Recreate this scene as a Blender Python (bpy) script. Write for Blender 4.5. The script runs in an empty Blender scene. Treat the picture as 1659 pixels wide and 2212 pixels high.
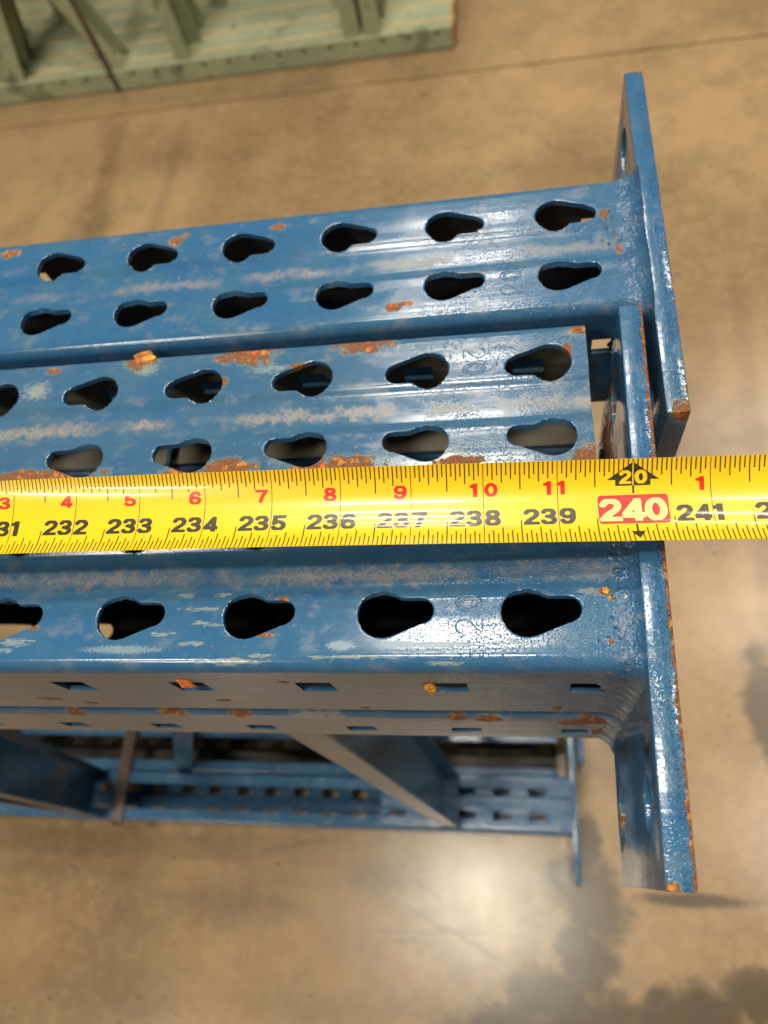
import bpy, bmesh, math, random
import numpy as np
from mathutils import Vector, Matrix
from mathutils.geometry import delaunay_2d_cdt
random.seed(4)
S = 0.001                      # millimetres to metres
sc = bpy.context.scene
col = sc.collection

# ------------------------------------------------------------ camera
cam_d = bpy.data.cameras.new('camera')
cam = bpy.data.objects.new('camera', cam_d); col.objects.link(cam)
Rr = [[0.98393377, 0.04195502, -0.17353416], [-0.03599454, -0.90541939, -0.42298951], [-0.17486772, 0.42243995, -0.88936256]]
Cw = Vector((7.384, -81.728, 255.445))
mw = Matrix(((Rr[0][0], -Rr[1][0], -Rr[2][0], Cw[0] * S),
             (Rr[0][1], -Rr[1][1], -Rr[2][1], Cw[1] * S),
             (Rr[0][2], -Rr[1][2], -Rr[2][2], Cw[2] * S), (0, 0, 0, 1)))
cam.matrix_world = mw
cam_d.sensor_fit = 'HORIZONTAL'; cam_d.sensor_width = 36
cam_d.lens = 36 * 1640 / 1659
cam_d.clip_start = 0.01; cam_d.clip_end = 60
cam_d.dof.use_dof = True; cam_d.dof.focus_distance = 0.27; cam_d.dof.aperture_fstop = 13.0
sc.camera = cam

# ------------------------------------------------------------ light (indoor hall: rows of ceiling lamps)
w = bpy.data.worlds.new('World'); sc.world = w; w.use_nodes = True
bg = w.node_tree.nodes['Background']
bg.inputs[0].default_value = (1.0, 0.93, 0.84, 1); bg.inputs[1].default_value = 0.11
LZ = 5.0
def lamp(x, y, power, sx=1.15, sy=0.30):
    d = bpy.data.lights.new('ceiling_lamp', 'AREA'); d.shape = 'RECTANGLE'; d.size = sx; d.size_y = sy
    d.energy = power; d.color = (1.0, 0.90, 0.75)
    o = bpy.data.objects.new('ceiling_lamp', d); col.objects.link(o); o.location = (x, y, LZ)
for yy, pw in ((-0.35, 125), (1.3, 80), (2.5, 80), (3.8, 80), (5.2, 80)):
    lamp(-0.42, yy, pw, 1.0)
for yy in (-4.4, -2.6):
    lamp(-3.1, yy, 110)
for yy in (0.3, 2.2, 4.2):
    lamp(2.5, yy, 65)
vs = sc.view_settings
vs.view_transform = 'Standard'; vs.look = 'None'; vs.exposure = 0.0; vs.gamma = 1.0

# ------------------------------------------------------------ helpers
def link(o, parent=None, **props):
    col.objects.link(o)
    if parent is not None: o.parent = parent
    for k, v in props.items(): o[k] = v
    return o
def empty(name, loc=(0, 0, 0), **props):
    o = bpy.data.objects.new(name, None); o.location = [c * S for c in loc]; o.empty_display_size = .05
    return link(o, **props)
def mesh_obj(name, V, F, mat, parent=None, loc=(0, 0, 0), smooth=35, **props):
    me = bpy.data.meshes.new(name)
    me.from_pydata([(a * S, b * S, c * S) for a, b, c in V], [], F)
    me.materials.append(mat)
    if smooth:
        me.shade_smooth(); me.set_sharp_from_angle(angle=math.radians(smooth))
    o = bpy.data.objects.new(name, me); o.location = [c * S for c in loc]
    return link(o, parent, **props)
def inst(o, parent, loc=None, rot=None, **props):
    c = o.copy(); col.objects.link(c); c.parent = parent
    if loc is not None: c.location = [q * S for q in loc]
    if rot is not None: c.rotation_euler = rot
    for k, v in props.items(): c[k] = v
    return c

# ------------------------------------------------------------ node helper
class G:
    def __init__(s, name):
        s.m = bpy.data.materials.new(name); s.m.use_nodes = True; s.t = s.m.node_tree
        s.b = s.t.nodes['Principled BSDF']
    def n(s, kind, **kw):
        nd = s.t.nodes.new(kind)
        for k, v in kw.items(): setattr(nd, k, v)
        return nd
    def put(s, sock, v):
        if hasattr(v, 'is_output') or isinstance(v, bpy.types.NodeSocket): s.t.links.new(v, sock)
        else: sock.default_value = v
    def math(s, op, a, b=0.0, c=None, clamp=False):
        nd = s.n('ShaderNodeMath', operation=op, use_clamp=clamp)
        s.put(nd.inputs[0], a); s.put(nd.inputs[1], b)
        if c is not None: s.put(nd.inputs[2], c)
        return nd.outputs[0]
    def vmath(s, op, a, b=(0, 0, 0)):
        nd = s.n('ShaderNodeVectorMath', operation=op)
        s.put(nd.inputs[0], a); s.put(nd.inputs[1], b)
        return nd.outputs['Value'] if op == 'LENGTH' else nd.outputs[0]
    def pos(s):                                   # world position in millimetres
        g = s.n('ShaderNodeNewGeometry')
        return s.vmath('MULTIPLY', g.outputs['Position'], (1000, 1000, 1000))
    def opos(s):
        g = s.n('ShaderNodeTexCoord')
        return s.vmath('MULTIPLY', g.outputs['Object'], (1000, 1000, 1000))
    def noise(s, vec, scale, detail=3, rough=.55, stretch=None, dist=0.0):
        if stretch: vec = s.vmath('MULTIPLY', vec, stretch)
        nd = s.n('ShaderNodeTexNoise'); s.put(nd.inputs['Vector'], vec)
        nd.inputs['Scale'].default_value = scale; nd.inputs['Detail'].default_value = detail
        nd.inputs['Roughness'].default_value = rough; nd.inputs['Distortion'].default_value = dist
        return nd.outputs[0]
    def ss(s, v, a, b):                           # smoothstep
        nd = s.n('ShaderNodeMapRange', interpolation_type='SMOOTHSTEP')
        s.put(nd.inputs[0], v); nd.inputs[1].default_value = a; nd.inputs[2].default_value = b
        return nd.outputs[0]
    def mix(s, f, a, b):
        nd = s.n('ShaderNodeMix', data_type='RGBA')
        s.put(nd.inputs[0], f)
        s.put(nd.inputs[6], a if not isinstance(a, tuple) else (*a, 1)); s.put(nd.inputs[7], b if not isinstance(b, tuple) else (*b, 1))
        return nd.outputs[2]
    def blobs(s, P, lst):                         # 1 at a blob's heart, 0 at its rim, negative outside
        acc = -1.0
        for x, y, z, rx, ry, rz in lst:
            d = s.vmath('SUBTRACT', P, (x, y, z))
            d = s.vmath('DIVIDE', d, (rx, ry, rz))
            acc = s.math('MAXIMUM', acc, s.math('SUBTRACT', 1.0, s.vmath('LENGTH', d)))
        return acc
    def xyz(s, P):
        nd = s.n('ShaderNodeSeparateXYZ'); s.put(nd.inputs[0], P); return nd.outputs
    def bump(s, h, dist, strength=1.0, prev=None):
        nd = s.n('ShaderNodeBump'); nd.inputs['Distance'].default_value = dist * S
        s.put(nd.inputs['Strength'], strength); s.put(nd.inputs['Height'], h)
        if prev is not None: s.put(nd.inputs['Normal'], prev)
        return nd.outputs[0]

def paint(name, base=(.027, .108, .235), rust=(), ochre=(), pale=(), dust=None, dust_amt=1.0, peel=(-90, -10),
          edge=None, fleck=.55, rough=.17, wear=1.0, peel_lo=.07, local=False, strong=1.0, half=None, lump=0.0):
    g = G(name); P = g.opos() if local else g.pos()
    n1 = g.noise(P, .05, 4, .6); n2 = g.noise(P, .22, 5, .65); n3 = g.noise(P, 1.1, 4, .6); n4 = g.noise(P, .9, 2, .5, (.12, 1, 1))
    c = g.mix(g.ss(n1, .35, .7), base, tuple(b * q for b, q in zip(base, (1.5, 1.15, .95))))
    c = g.mix(g.math('MULTIPLY', g.ss(n2, .52, .72), .30), c, tuple(b * .62 for b in base))
    # thin dusty haze in clouds
    dm = g.math('MULTIPLY', g.ss(g.noise(P, .07, 6, .68, (1, 1.6, 1)), .50, .70), .26 * wear)
    c = g.mix(dm, c, (.26, .25, .22))
    ps = g.ss(g.noise(P, .16, 5, .7), .64, .70)
    c = g.mix(g.math('MULTIPLY', ps, .28 * wear), c, (.30, .27, .23))
    x, y, z = g.xyz(P)[:3]
    roughv = g.math('ADD', g.math('MULTIPLY', n2, .08), rough - .07)
    roughv = g.math('ADD', roughv, g.math('MULTIPLY', dm, .5))
    if dust:                                      # settled dust lying along the groove
        for (yc, slope, hw, amt) in dust:
            yy = g.math('SUBTRACT', g.math('SUBTRACT', y, yc), g.math('MULTIPLY', x, slope))
            yy = g.math('ADD', yy, g.math('MULTIPLY', g.math('SUBTRACT', g.noise(P, .09, 4, .6), .5), 5.0))
            band = g.math('SUBTRACT', 1.0, g.math('DIVIDE', g.math('ABSOLUTE', yy), hw))
            m = g.ss(g.math('ADD', band, g.math('MULTIPLY', g.math('SUBTRACT', n2, .5), 2.2)), .15, .95)
            m = g.math('MULTIPLY', m, g.ss(g.noise(P, .03, 3, .5), .36, .56))
            m = g.math('MULTIPLY', m, g.ss(n3, .2, .6))
            m = g.math('MULTIPLY', m, g.ss(z, -14.0, -12.0))
            m = g.math('MULTIPLY', m, amt * dust_amt)
            c = g.mix(m, c, (.35, .28, .19)); roughv = g.math('ADD', roughv, g.math('MULTIPLY', m, .45))
    if pale:
        b = g.blobs(P, pale)
        m = g.ss(g.math('ADD', b, g.math('MULTIPLY', g.math('SUBTRACT', n3, .5), 1.5)), .05, .5)
        m = g.math('MULTIPLY', m, g.ss(b, -.35, .1))
        c = g.mix(g.math('MULTIPLY', m, .5), c, (.25, .33, .36)); roughv = g.math('ADD', roughv, g.math('MULTIPLY', m, .15))
    if ochre:
        b = g.blobs(P, ochre)
        m = g.ss(g.math('ADD', b, g.math('MULTIPLY', g.math('SUBTRACT', g.noise(P, .9, 5, .7, (.3, 1.6, 1)), .5), 3.6)), .22, .5)
        m = g.math('MULTIPLY', m, g.ss(b, -.5, 0.0))
        c = g.mix(g.math('MULTIPLY', m, .55), c, g.mix(g.ss(n2, .4, .6), (.40, .38, .24), (.24, .33, .32)))
    scr = g.math('MULTIPLY', g.ss(g.noise(P, .5, 3, .6, (.10, 2.4, 1), .4), .66, .72), g.ss(n1, .45, .6))
    c = g.mix(g.math('MULTIPLY', scr, .35 * wear), c, (.20, .25, .28))
    # small rust flecks everywhere
    fm = g.math('MULTIPLY', g.ss(g.noise(P, .30, 3, .6), .70, .735), fleck)
    c = g.mix(fm, c, (.38, .17, .055))
    rm = 0.0; hb = 0.0
    if rust or edge:
        jit = g.math('ADD', g.math('MULTIPLY', g.math('SUBTRACT', g.noise(P, .24, 4, .65), .5), 2.0), g.math('MULTIPLY', g.math('SUBTRACT', n3, .5), .5))
        if rust:
            b = g.blobs(P, rust)
            halo = g.math('MULTIPLY', g.ss(g.math('ADD', b, jit), -.25, .15), g.ss(b, -.7, -.1))
            c = g.mix(g.math('MULTIPLY', halo, .35), c, (.26, .30, .20))
            rm = g.math('MULTIPLY', g.ss(g.math('ADD', b, jit), .12, .24), g.ss(b, -.45, -.05))
        if edge:                                  # (axis, position, reach): rust creeping in from an edge
            for p0, sk, yc, reach in edge:
                d = g.math('SUBTRACT', g.math('SUBTRACT', x, g.math('MULTIPLY', g.math('SUBTRACT', y, yc), sk)), p0)
                d = g.math('ABSOLUTE', d)
                e = g.math('SUBTRACT', 1.0, g.math('DIVIDE', d, reach))
                em = g.math('MULTIPLY', g.ss(g.math('ADD', e, g.math('MULTIPLY', jit, .9)), .30, .5), g.ss(e, -.2, .15))
                rm = g.math('MAXIMUM', rm, em)
        rc = g.mix(g.ss(n3, .35, .62), (.12, .045, .022), (.27, .105, .038))
        rc = g.mix(g.ss(g.noise(P, .35, 3, .5), .54, .66), rc, (.52, .22, .035))
        rc = g.mix(g.math('MULTIPLY', g.ss(g.noise(P, .2, 2, .5), .66, .70), .8), rc, (.75, .10, .03))
        c = g.mix(rm, c, rc)
        roughv = g.math('ADD', roughv, g.math('MULTIPLY', rm, .6), clamp=True)
        hb = rm
    g.put(g.b.inputs['Base Color'], c); g.put(g.b.inputs['Roughness'], roughv)
    g.b.inputs['IOR'].default_value = 1.47
    # relief: long rolling ripples, blistered paint near the ends, flaking rust
    rip = g.noise(P, .16, 2, .5, (.05, 1, 1))
    nrm = g.bump(rip, .25, .55)
    if lump: nrm = g.bump(g.math('ADD', g.noise(P, .22, 3, .6), g.math('MULTIPLY', g.noise(P, .7, 2, .5), .35)), lump, .8, nrm)
    pm = g.math('ADD', peel_lo, g.math('MULTIPLY', g.ss(x, peel[0], peel[1]), 1.0 - peel_lo))
    pm = g.math('MULTIPLY', pm, g.ss(g.noise(P, .06, 3, .5), .28, .55))
    vor = g.n('ShaderNodeTexVoronoi', feature='SMOOTH_F1'); g.put(vor.inputs['Vector'], P); vor.inputs['Scale'].default_value = 1.35; vor.inputs['Smoothness'].default_value = .7
    hh = g.math('ADD', g.ss(g.noise(P, 1.25, 1, .4), .55, .75), g.math('MULTIPLY', g.ss(vor.outputs[0], .30, .08), .7))
    if half:
        sx = g.math('SUBTRACT', g.math('SUBTRACT', x, half[0]), g.math('MULTIPLY', g.math('SUBTRACT', y, half[2]), half[1]))
        pm = g.math('MULTIPLY', pm, g.math('ADD', .12, g.math('MULTIPLY', .88, g.ss(g.math('ADD', sx, g.math('MULTIPLY', g.math('SUBTRACT', n2, .5), 2.5)), -.6, .8))))
    nrm = g.bump(hh, .14 * strong, pm, nrm)
    nrm = g.bump(g.noise(P, 2.2, 2, .5), .010, .4, nrm)
    if rust or edge:
        nrm = g.bump(g.math('MULTIPLY', g.math('ADD', n3, g.noise(P, 3., 3, .6)), rm), .5, .8, nrm)
    g.put(g.b.inputs['Normal'], nrm)
    return g.m

def plain(name, base, rough=.5, var=.25, scale=.05, spec=.5, metal=0.0):
    g = G(name); P = g.opos()
    n = g.noise(P, scale, 4, .6)
    c = g.mix(g.ss(n, .3, .7), tuple(b * (1 - var) for b in base), tuple(min(1, b * (1 + var)) for b in base))
    g.put(g.b.inputs['Base Color'], c); g.b.inputs['Roughness'].default_value = rough
    g.b.inputs['Metallic'].default_value = metal; g.b.inputs['Specular IOR Level'].default_value = spec
    return g.m

# ------------------------------------------------------------ floor
FZ = -1130.0
def floor_material():
    g = G('polished_concrete'); P = g.pos()
    a = g.noise(P, .0016, 6, .62); b = g.noise(P, .009, 6, .65); f = g.noise(P, .05, 4, .6)
    c = g.mix(g.ss(a, .38, .60), (.25, .168, .084), (.37, .25, .128))
    c = g.mix(g.math('MULTIPLY', g.ss(b, .44, .64), .38), c, (.175, .122, .064))
    c = g.mix(g.math('MULTIPLY', g.ss(f, .46, .62), .30), c, (.40, .28, .155))
    c = g.mix(g.math('MULTIPLY', g.ss(g.noise(P, .16, 3, .7), .5, .68), .25), c, (.14, .10, .06))
    # cast shadow painted in as dark patches, plus oily marks and specks
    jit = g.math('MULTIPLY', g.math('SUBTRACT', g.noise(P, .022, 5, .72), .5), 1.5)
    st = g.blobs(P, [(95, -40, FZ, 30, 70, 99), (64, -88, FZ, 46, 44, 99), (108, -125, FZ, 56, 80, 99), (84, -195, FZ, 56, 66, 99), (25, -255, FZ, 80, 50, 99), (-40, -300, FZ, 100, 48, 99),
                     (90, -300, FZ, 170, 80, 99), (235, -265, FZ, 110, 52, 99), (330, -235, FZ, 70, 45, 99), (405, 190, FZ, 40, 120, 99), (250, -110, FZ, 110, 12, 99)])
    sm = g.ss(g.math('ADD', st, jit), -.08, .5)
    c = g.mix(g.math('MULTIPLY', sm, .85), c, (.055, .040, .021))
    st2 = g.blobs(P, [(420, 170, FZ, 60, 110, 99), (-1120, 1300, FZ, 90, 420, 99), (-260, 900, FZ, 160, 160, 99), (160, 1500, FZ, 200, 120, 99), (-500, -150, FZ, 160, 40, 99), (-200, -100, FZ, 140, 35, 99),
                      (300, 700, FZ, 200, 260, 99), (-700, 700, FZ, 260, 160, 99)])
    c = g.mix(g.math('MULTIPLY', g.ss(g.math('ADD', st2, jit), -.15, .8), .42), c, (.105, .075, .042))
    sp = g.ss(g.noise(P, .05, 2, .4), .72, .745)
    c = g.mix(g.math('MULTIPLY', sp, .6), c, (.07, .055, .035))
    # dragged scratches and tyre marks
    X, Y = g.xyz(P)[0], g.xyz(P)[1]
    wv = g.math('MULTIPLY', g.math('SUBTRACT', g.noise(P, .012, 3, .6), .5), 22)
    for (x0, y0, x1, y1, wd, am) in ((-212, -136, -35, -210, 4, .5), (-190, -95, -136, -130, 3.5, .45), (-290, -178, 30, -172, 3, .3), (-250, -190, -60, -186, 2.5, .3), (-470, -70, -330, -40, 4, .25),
                                     (-1130, 2000, -1060, 200, 26, .30), (-900, 2000, -1000, 200, 20, .22), (500, 1200, 420, 100, 18, .22)):
        L = math.hypot(x1 - x0, y1 - y0); ux, uy = (x1 - x0) / L, (y1 - y0) / L
        dx = g.math('SUBTRACT', X, x0); dy = g.math('SUBTRACT', Y, y0)
        al = g.math('ADD', g.math('MULTIPLY', dx, ux), g.math('MULTIPLY', dy, uy))
        ac = g.math('ABSOLUTE', g.math('ADD', g.math('SUBTRACT', g.math('MULTIPLY', dx, uy), g.math('MULTIPLY', dy, ux)), wv))
        mk = g.math('SUBTRACT', 1.0, g.ss(ac, wd * .4, wd * 1.6))
        mk = g.math('MULTIPLY', mk, g.math('MULTIPLY', g.ss(al, 0, L * .15), g.math('SUBTRACT', 1.0, g.ss(al, L * .85, L))))
        c = g.mix(g.math('MULTIPLY', mk, am), c, (.075, .055, .035))
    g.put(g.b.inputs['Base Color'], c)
    g.put(g.b.inputs['Roughness'], g.math('ADD', .185, g.math('MULTIPLY', b, .13)))
    g.b.inputs['Specular IOR Level'].default_value = .5
    g.put(g.b.inputs['Normal'], g.bump(g.noise(P, .03, 4, .6), 1.0, .18))
    return g.m
mf = floor_material()
# one slab sheet with a sawn joint recessed in it, running away at a slight slant
def joint_y(x): return 1914 - .0213 * (x + 400)
V = []; F = []
xs = [-9000, 9000]
for x in xs:
    jy = joint_y(x)
    for (y, z) in ((-9000, 0), (jy - 4, 0), (jy - 2.5, -6), (jy + 2.5, -6), (jy + 4, 0), (12000, 0)):
        V.append((x, y, FZ + z))
for i in range(5): F.append((i, i + 6, i + 7, i + 1))
fl = mesh_obj('floor', V, F, mf, smooth=0, kind='structure', label='tan polished concrete floor with a sawn joint, painted-in shadow and dark oily marks')

# ------------------------------------------------------------ rolled column with punched holes
def arc(cy, cz, r, a0, a1, n):
    return [(cy + r * math.cos(a), cz + r * math.sin(a)) for a in np.linspace(a0, a1, n)]
def column_profile(depth, groove=2.2, r=6.0, lip=20.0, hw=38.0, lr=4.0):
    half = [(0, -groove)]
    half.append((6.2, -groove))
    for t in (.2, .4, .6, .8, 1.0):
        e = t * t * (3 - 2 * t); half.append((6.2 + 6.6 * t, -groove * (1 - e)))
    half += [(22.0, .12), (hw - r, 0.0)]
    half += arc(hw - r, -r, r, math.pi / 2, 0, 8)[1:]
    half.append((hw, -depth + lr))
    half += arc(hw - lr, -depth + lr, lr, 0, -math.pi / 2, 7)[1:]
    half.append((hw - lr - lip, -depth))
    pts = [(-y, z) for y, z in half[:0:-1]] + half
    pts = np.array(pts); ds = np.hypot(*np.diff(pts, axis=0).T); s = np.concatenate([[0], np.cumsum(ds)])
    s -= s[len(half) - 1]
    nr = np.zeros_like(pts)
    tg = np.gradient(pts, axis=0); tg /= np.linalg.norm(tg, axis=1)[:, None]
    nr[:, 0] = -tg[:, 1]; nr[:, 1] = tg[:, 0]
    return pts, s, nr
def teardrop(n1=14, n2=7):
    # outline in mm, wide end left, straight flank at the bottom, notch at the top
    c1 = np.array([8.9, -.25]); r1 = 8.95; c2 = np.array([22.6, .75]); r2 = 4.85
    d = c2 - c1; L = np.hypot(*d); base = math.atan2(d[1], d[0]); off = math.acos((r1 - r2) / L)
    a_lo = base - off                               # tangent direction on the lower side
    top = c2[1] + r2
    a_hi = math.asin((top + .25 - c1[1] + .9) / r1)  # where the notch fillet leaves the big circle
    out = []
    for a in np.linspace(a_hi, a_lo + 2 * math.pi, n1): out.append((c1[0] + r1 * math.cos(a), c1[1] + r1 * math.sin(a)))
    for a in np.linspace(a_lo, math.pi / 2, n2): out.append((c2[0] + r2 * math.cos(a), c2[1] + r2 * math.sin(a)))
    xh = c1[0] + r1 * math.cos(a_hi)
    out.append((xh + 2.6, top)); out.append((xh + 1.0, top + .35))
    return out                                      # counter-clockwise
TD = teardrop()
def offset_poly(p, d):
    n = len(p); o = []
    for i in range(n):
        a = np.array(p[i - 1]); b = np.array(p[i]); c = np.array(p[(i + 1) % n])
        t = (c - a); t /= np.linalg.norm(t) + 1e-9
        o.append((b[0] + t[1] * d, b[1] - t[0] * d))
    return o
def inside(pt, poly):
    x, y = pt; c = False; n = len(poly); j = n - 1
    for i in range(n):
        xi, yi = poly[i]; xj, yj = poly[j]
        if (yi > y) != (yj > y) and x < (xj - xi) * (y - yi) / (yj - yi) + xi: c = not c
        j = i
    return c
def cell(width, prof, holes, rings):
    pts, s, nr = prof
    V = []; E = []
    for si in s:
        k = len(V); V += [(0, si), (width, si)]; E.append((k, k + 1))
    n = len(s)
    for i in range(n - 1):
        E.append((2 * i, 2 * i + 2)); E.append((2 * i + 1, 2 * i + 3))
    for h in holes + rings:
        k = len(V); V += list(h); E += [(k + i, k + (i + 1) % len(h)) for i in range(len(h))]
    r = delaunay_2d_cdt([Vector(v) for v in V], E, [], 0, 1e-4)
    ov, of = r[0], r[2]
    faces = []
    for f in of:
        cx = sum(ov[i][0] for i in f) / len(f); cy = sum(ov[i][1] for i in f) / len(f)
        if cx < 0 or cx > width or cy < s[0] or cy > s[-1]: continue
        if any(inside((cx, cy), h) for h in holes): continue
        faces.append(tuple(f))
    return [(v[0], v[1]) for v in ov], faces
def build_column(name, mat, depth, ncell, extra, ho, so, mirror=False, blank=0, thick=2.6, parent=None, x_end=0.0, teardrops=True,
                 slot_z=(22, 32), pitch=50.8, shape=None, inner=None, **props):
    prof = column_profile(depth, **(shape or {})); pts, s, nr = prof
    ymap = pts[:, 0]; mid = (np.abs(ymap) < 32.5) & (pts[:, 1] > -depth / 2)
    ys, sm = ymap[mid], s[mid]
    holes = []; rings = []
    if teardrops:
        h = [(x + ho, y) for x, y in TD]
        if mirror: h = [(2 * ho + 27.5 - x, y) for x, y in h][::-1]
        rg = offset_poly(h, .7)
        for sgn in (-1, 1):
            for src, dst in ((h, holes), (rg, rings)):
                q = [(x, np.interp(-17.5 + y, ys, sm)) for x, y in src]
                if sgn > 0: q = [(x, -yy) for x, yy in q][::-1]
                dst.append(q)
    zz = pts[:, 1]; half = len(s) // 2
    for sgn in (-1, 1):                             # punched slots in both flanges
        sa = np.interp(slot_z[0], -zz[half + 1:], s[half + 1:]); sb = np.interp(slot_z[1], -zz[half + 1:], s[half + 1:])
        q = [(so, sgn * sa), (so + 14, sgn * sa), (so + 14, sgn * sb), (so, sgn * sb)]
        holes.append(q if sgn > 0 else q[::-1])
    cv, cf = cell(pitch, prof, holes, rings)
    bv, bf = cell(pitch, prof, holes[2:], []) if blank else ([], [])
    hv = set()
    for h in holes[:2] if teardrops else []:
        for p in h: hv.add((round(p[0], 2), round(p[1], 2)))
    ev, ef = cell(extra, prof, [], []) if extra > 0 else ([], [])
    idx = {}; V = []; N = []; F = []; CH = set()
    def add(u, ss, chamfer):
        k = (round(u, 2), round(ss, 2))
        if k in idx: return idx[k]
        i = len(V); idx[k] = i
        y = np.interp(ss, s, pts[:, 0]); z = np.interp(ss, s, pts[:, 1])
        ny = np.interp(ss, s, nr[:, 0]); nz = np.interp(ss, s, nr[:, 1]); L = math.hypot(ny, nz) or 1
        ny /= L; nz /= L
        if chamfer: y -= ny * .45; z -= nz * .45; CH.add(i)
        V.append((u, y, z)); N.append((ny, nz)); return i
    for c in range(ncell):
        u0 = -(c + 1) * pitch
        cv_, cf_ = (bv, bf) if c < blank else (cv, cf)
        m = [add(u0 + v[0], v[1], (round(v[0], 2), round(v[1], 2)) in hv) for v in cv_]
        for f in cf_:
            F.append(tuple(m[i] for i in f))
    if extra > 0:
        m = [add(v[0], v[1], False) for v in ev]
        F += [tuple(m[i] for i in f) for f in ef]
    F = [f for f in F if len(set(f)) == len(f)]
    cnt = {}
    for f in F:
        for a, b in zip(f, f[1:] + f[:1]): cnt[(a, b)] = cnt.get((a, b), 0) + 1
    n = len(V)
    W = V + [(x, y - ny * thick, z - nz * thick) for (x, y, z), (ny, nz) in zip(V, N)]
    # orientation: make outer faces point outward
    A = []
    for f in F: A.append(f)
    for f in F: A.append(tuple(i + n for i in f[::-1]))
    for (a, b) in cnt:
        if (b, a) not in cnt: A.append((b, a, a + n, b + n))
    # flip everything if the first top face points down
    nF = len(F)
    kinds = [0] * nF + [1] * nF + [2] * (len(A) - 2 * nF)
    W = [(x + x_end, y, z) for x, y, z in W]
    o = mesh_obj(name, W, A, mat, parent, smooth=0, **props)
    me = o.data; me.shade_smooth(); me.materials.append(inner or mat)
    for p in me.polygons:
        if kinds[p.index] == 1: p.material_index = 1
    # make the winding agree with the profile normal, then give every corner its true sheet normal
    bad = sum(1 for p in me.polygons[:min(nF, 400)] if p.normal.y * N[A[p.index][0]][0] + p.normal.z * N[A[p.index][0]][1] < 0)
    if bad > 200 or bad > nF / 2: me.flip_normals()
    cn = []
    for p in me.polygons:
        k = kinds[p.index]; fn = tuple(p.normal); ch = k == 0 and any(v in CH for v in p.vertices)
        for v in p.vertices:
            if k == 2 or (ch and v in CH): cn.append(fn)
            else:
                a, b = N[v % n]; cn.append((0, a, b) if k == 0 else (0, -a, -b))
    me.normals_split_custom_set(cn)
    return o

# ------------------------------------------------------------ bent channel (struts, braces)
def strip_profile(poly, t):
    p = np.array(poly, float); n = len(p); o = []
    for i in range(n):
        a = p[max(i - 1, 0)]; b = p[min(i + 1, n - 1)]; tt = b - a; tt /= np.linalg.norm(tt)
        o.append(p[i] + np.array([-tt[1], tt[0]]) * t)
    return [tuple(v) for v in p] + [tuple(v) for v in o[::-1]]
def channel(name, mat, a, b, web, flange, parent, yaw=0.0, t=2.0, r=3.5, openx=1, **props):
    """C-section between points a and b (mm); web across the section's local y, open side towards +x (openx=1)"""
    hw = web / 2
    pl = [(flange, -hw)] + [(r + r * math.cos(q), -hw + r + r * math.sin(q)) for q in np.linspace(-math.pi / 2, -math.pi, 5)] \
        + [(r + r * math.cos(q), hw - r + r * math.sin(q)) for q in np.linspace(math.pi, math.pi / 2, 5)] + [(flange, hw)]
    sec = strip_profile(pl, t)
    a = Vector(a); b = Vector(b); d = (b - a); L = d.length; d.normalize()
    ydir = Vector((0, 1, 0)); xdir = ydir.cross(d).normalized()
    if xdir.x * openx < 0: xdir = -xdir
    V = []; m = len(sec)
    for e in (a, b):
        for (u, v) in sec:
            q = e + xdir * (u - flange / 2) + ydir * v; V.append(tuple(q))
    F = [(i, (i + 1) % m, (i + 1) % m + m, i + m) for i in range(m)]
    hm = m // 2
    for k in (0, m):
        for i in range(hm - 1): F.append((k + i, k + i + 1, k + m - 2 - i, k + m - 1 - i))
    o = mesh_obj(name, V, F, mat, parent, smooth=0, **props)
    bm = bmesh.new(); bm.from_mesh(o.data); bmesh.ops.recalc_face_normals(bm, faces=bm.faces); bm.to_mesh(o.data); bm.free()
    o.data.shade_smooth(); o.data.set_sharp_from_angle(angle=math.radians(50))
    return o

# ------------------------------------------------------------ footplate: thick plate with four bolt holes
def footplate(name, mat, parent, x0, x1, y0, y1, z0, z1, skew=0.0, lean=0.0, holes=(), bev=.9, **props):
    out = [(y0, z0), (y1, z0), (y1, z1), (y0, z1)]
    V = list(out); E = [(i, (i + 1) % 4) for i in range(4)]; hp = []
    for (cy, cz, r) in holes:
        h = [(cy + r * math.cos(a), cz + r * math.sin(a)) for a in np.linspace(0, 2 * math.pi, 25)[:-1]]
        hp.append(h); k = len(V); V += h; E += [(k + i, k + (i + 1) % 24) for i in range(24)]
    r_ = delaunay_2d_cdt([Vector(v) for v in V], E, [], 1, 1e-4)
    bm = bmesh.new(); vv = [bm.verts.new((x0, v[0], v[1])) for v in r_[0]]
    for f in r_[2]:
        c = (sum(r_[0][i][0] for i in f) / 3, sum(r_[0][i][1] for i in f) / 3)
        if any(inside(c, h) for h in hp): continue
        bm.faces.new([vv[i] for i in f])
    g = bmesh.ops.extrude_face_region(bm, geom=bm.faces[:])
    for v in g['geom']:
        if isinstance(v, bmesh.types.BMVert): v.co.x = x1
    bmesh.ops.recalc_face_normals(bm, faces=bm.faces)
    for v in [v for v in bm.verts if not v.link_faces]: bm.verts.remove(v)
    # split long edges a little so that the sheared rim can be uneven
    ed = [e for e in bm.edges if e.calc_face_angle(0) > 1.0]
    bmesh.ops.bevel(bm, geom=ed, offset=bev, segments=2, affect='EDGES', profile=.6)
    for v in bm.verts:
        y, z = v.co.y, v.co.z
        v.co.x += skew * (y - (y0 + y1) / 2) + lean * (z - z0)
    me = bpy.data.meshes.new(name); bm.to_mesh(me); bm.free()
    for v in me.vertices: v.co *= S
    me.materials.append(mat); me.shade_smooth(); me.set_sharp_from_angle(angle=math.radians(50))
    o = bpy.data.objects.new(name, me); return link(o, parent, **props)

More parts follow.
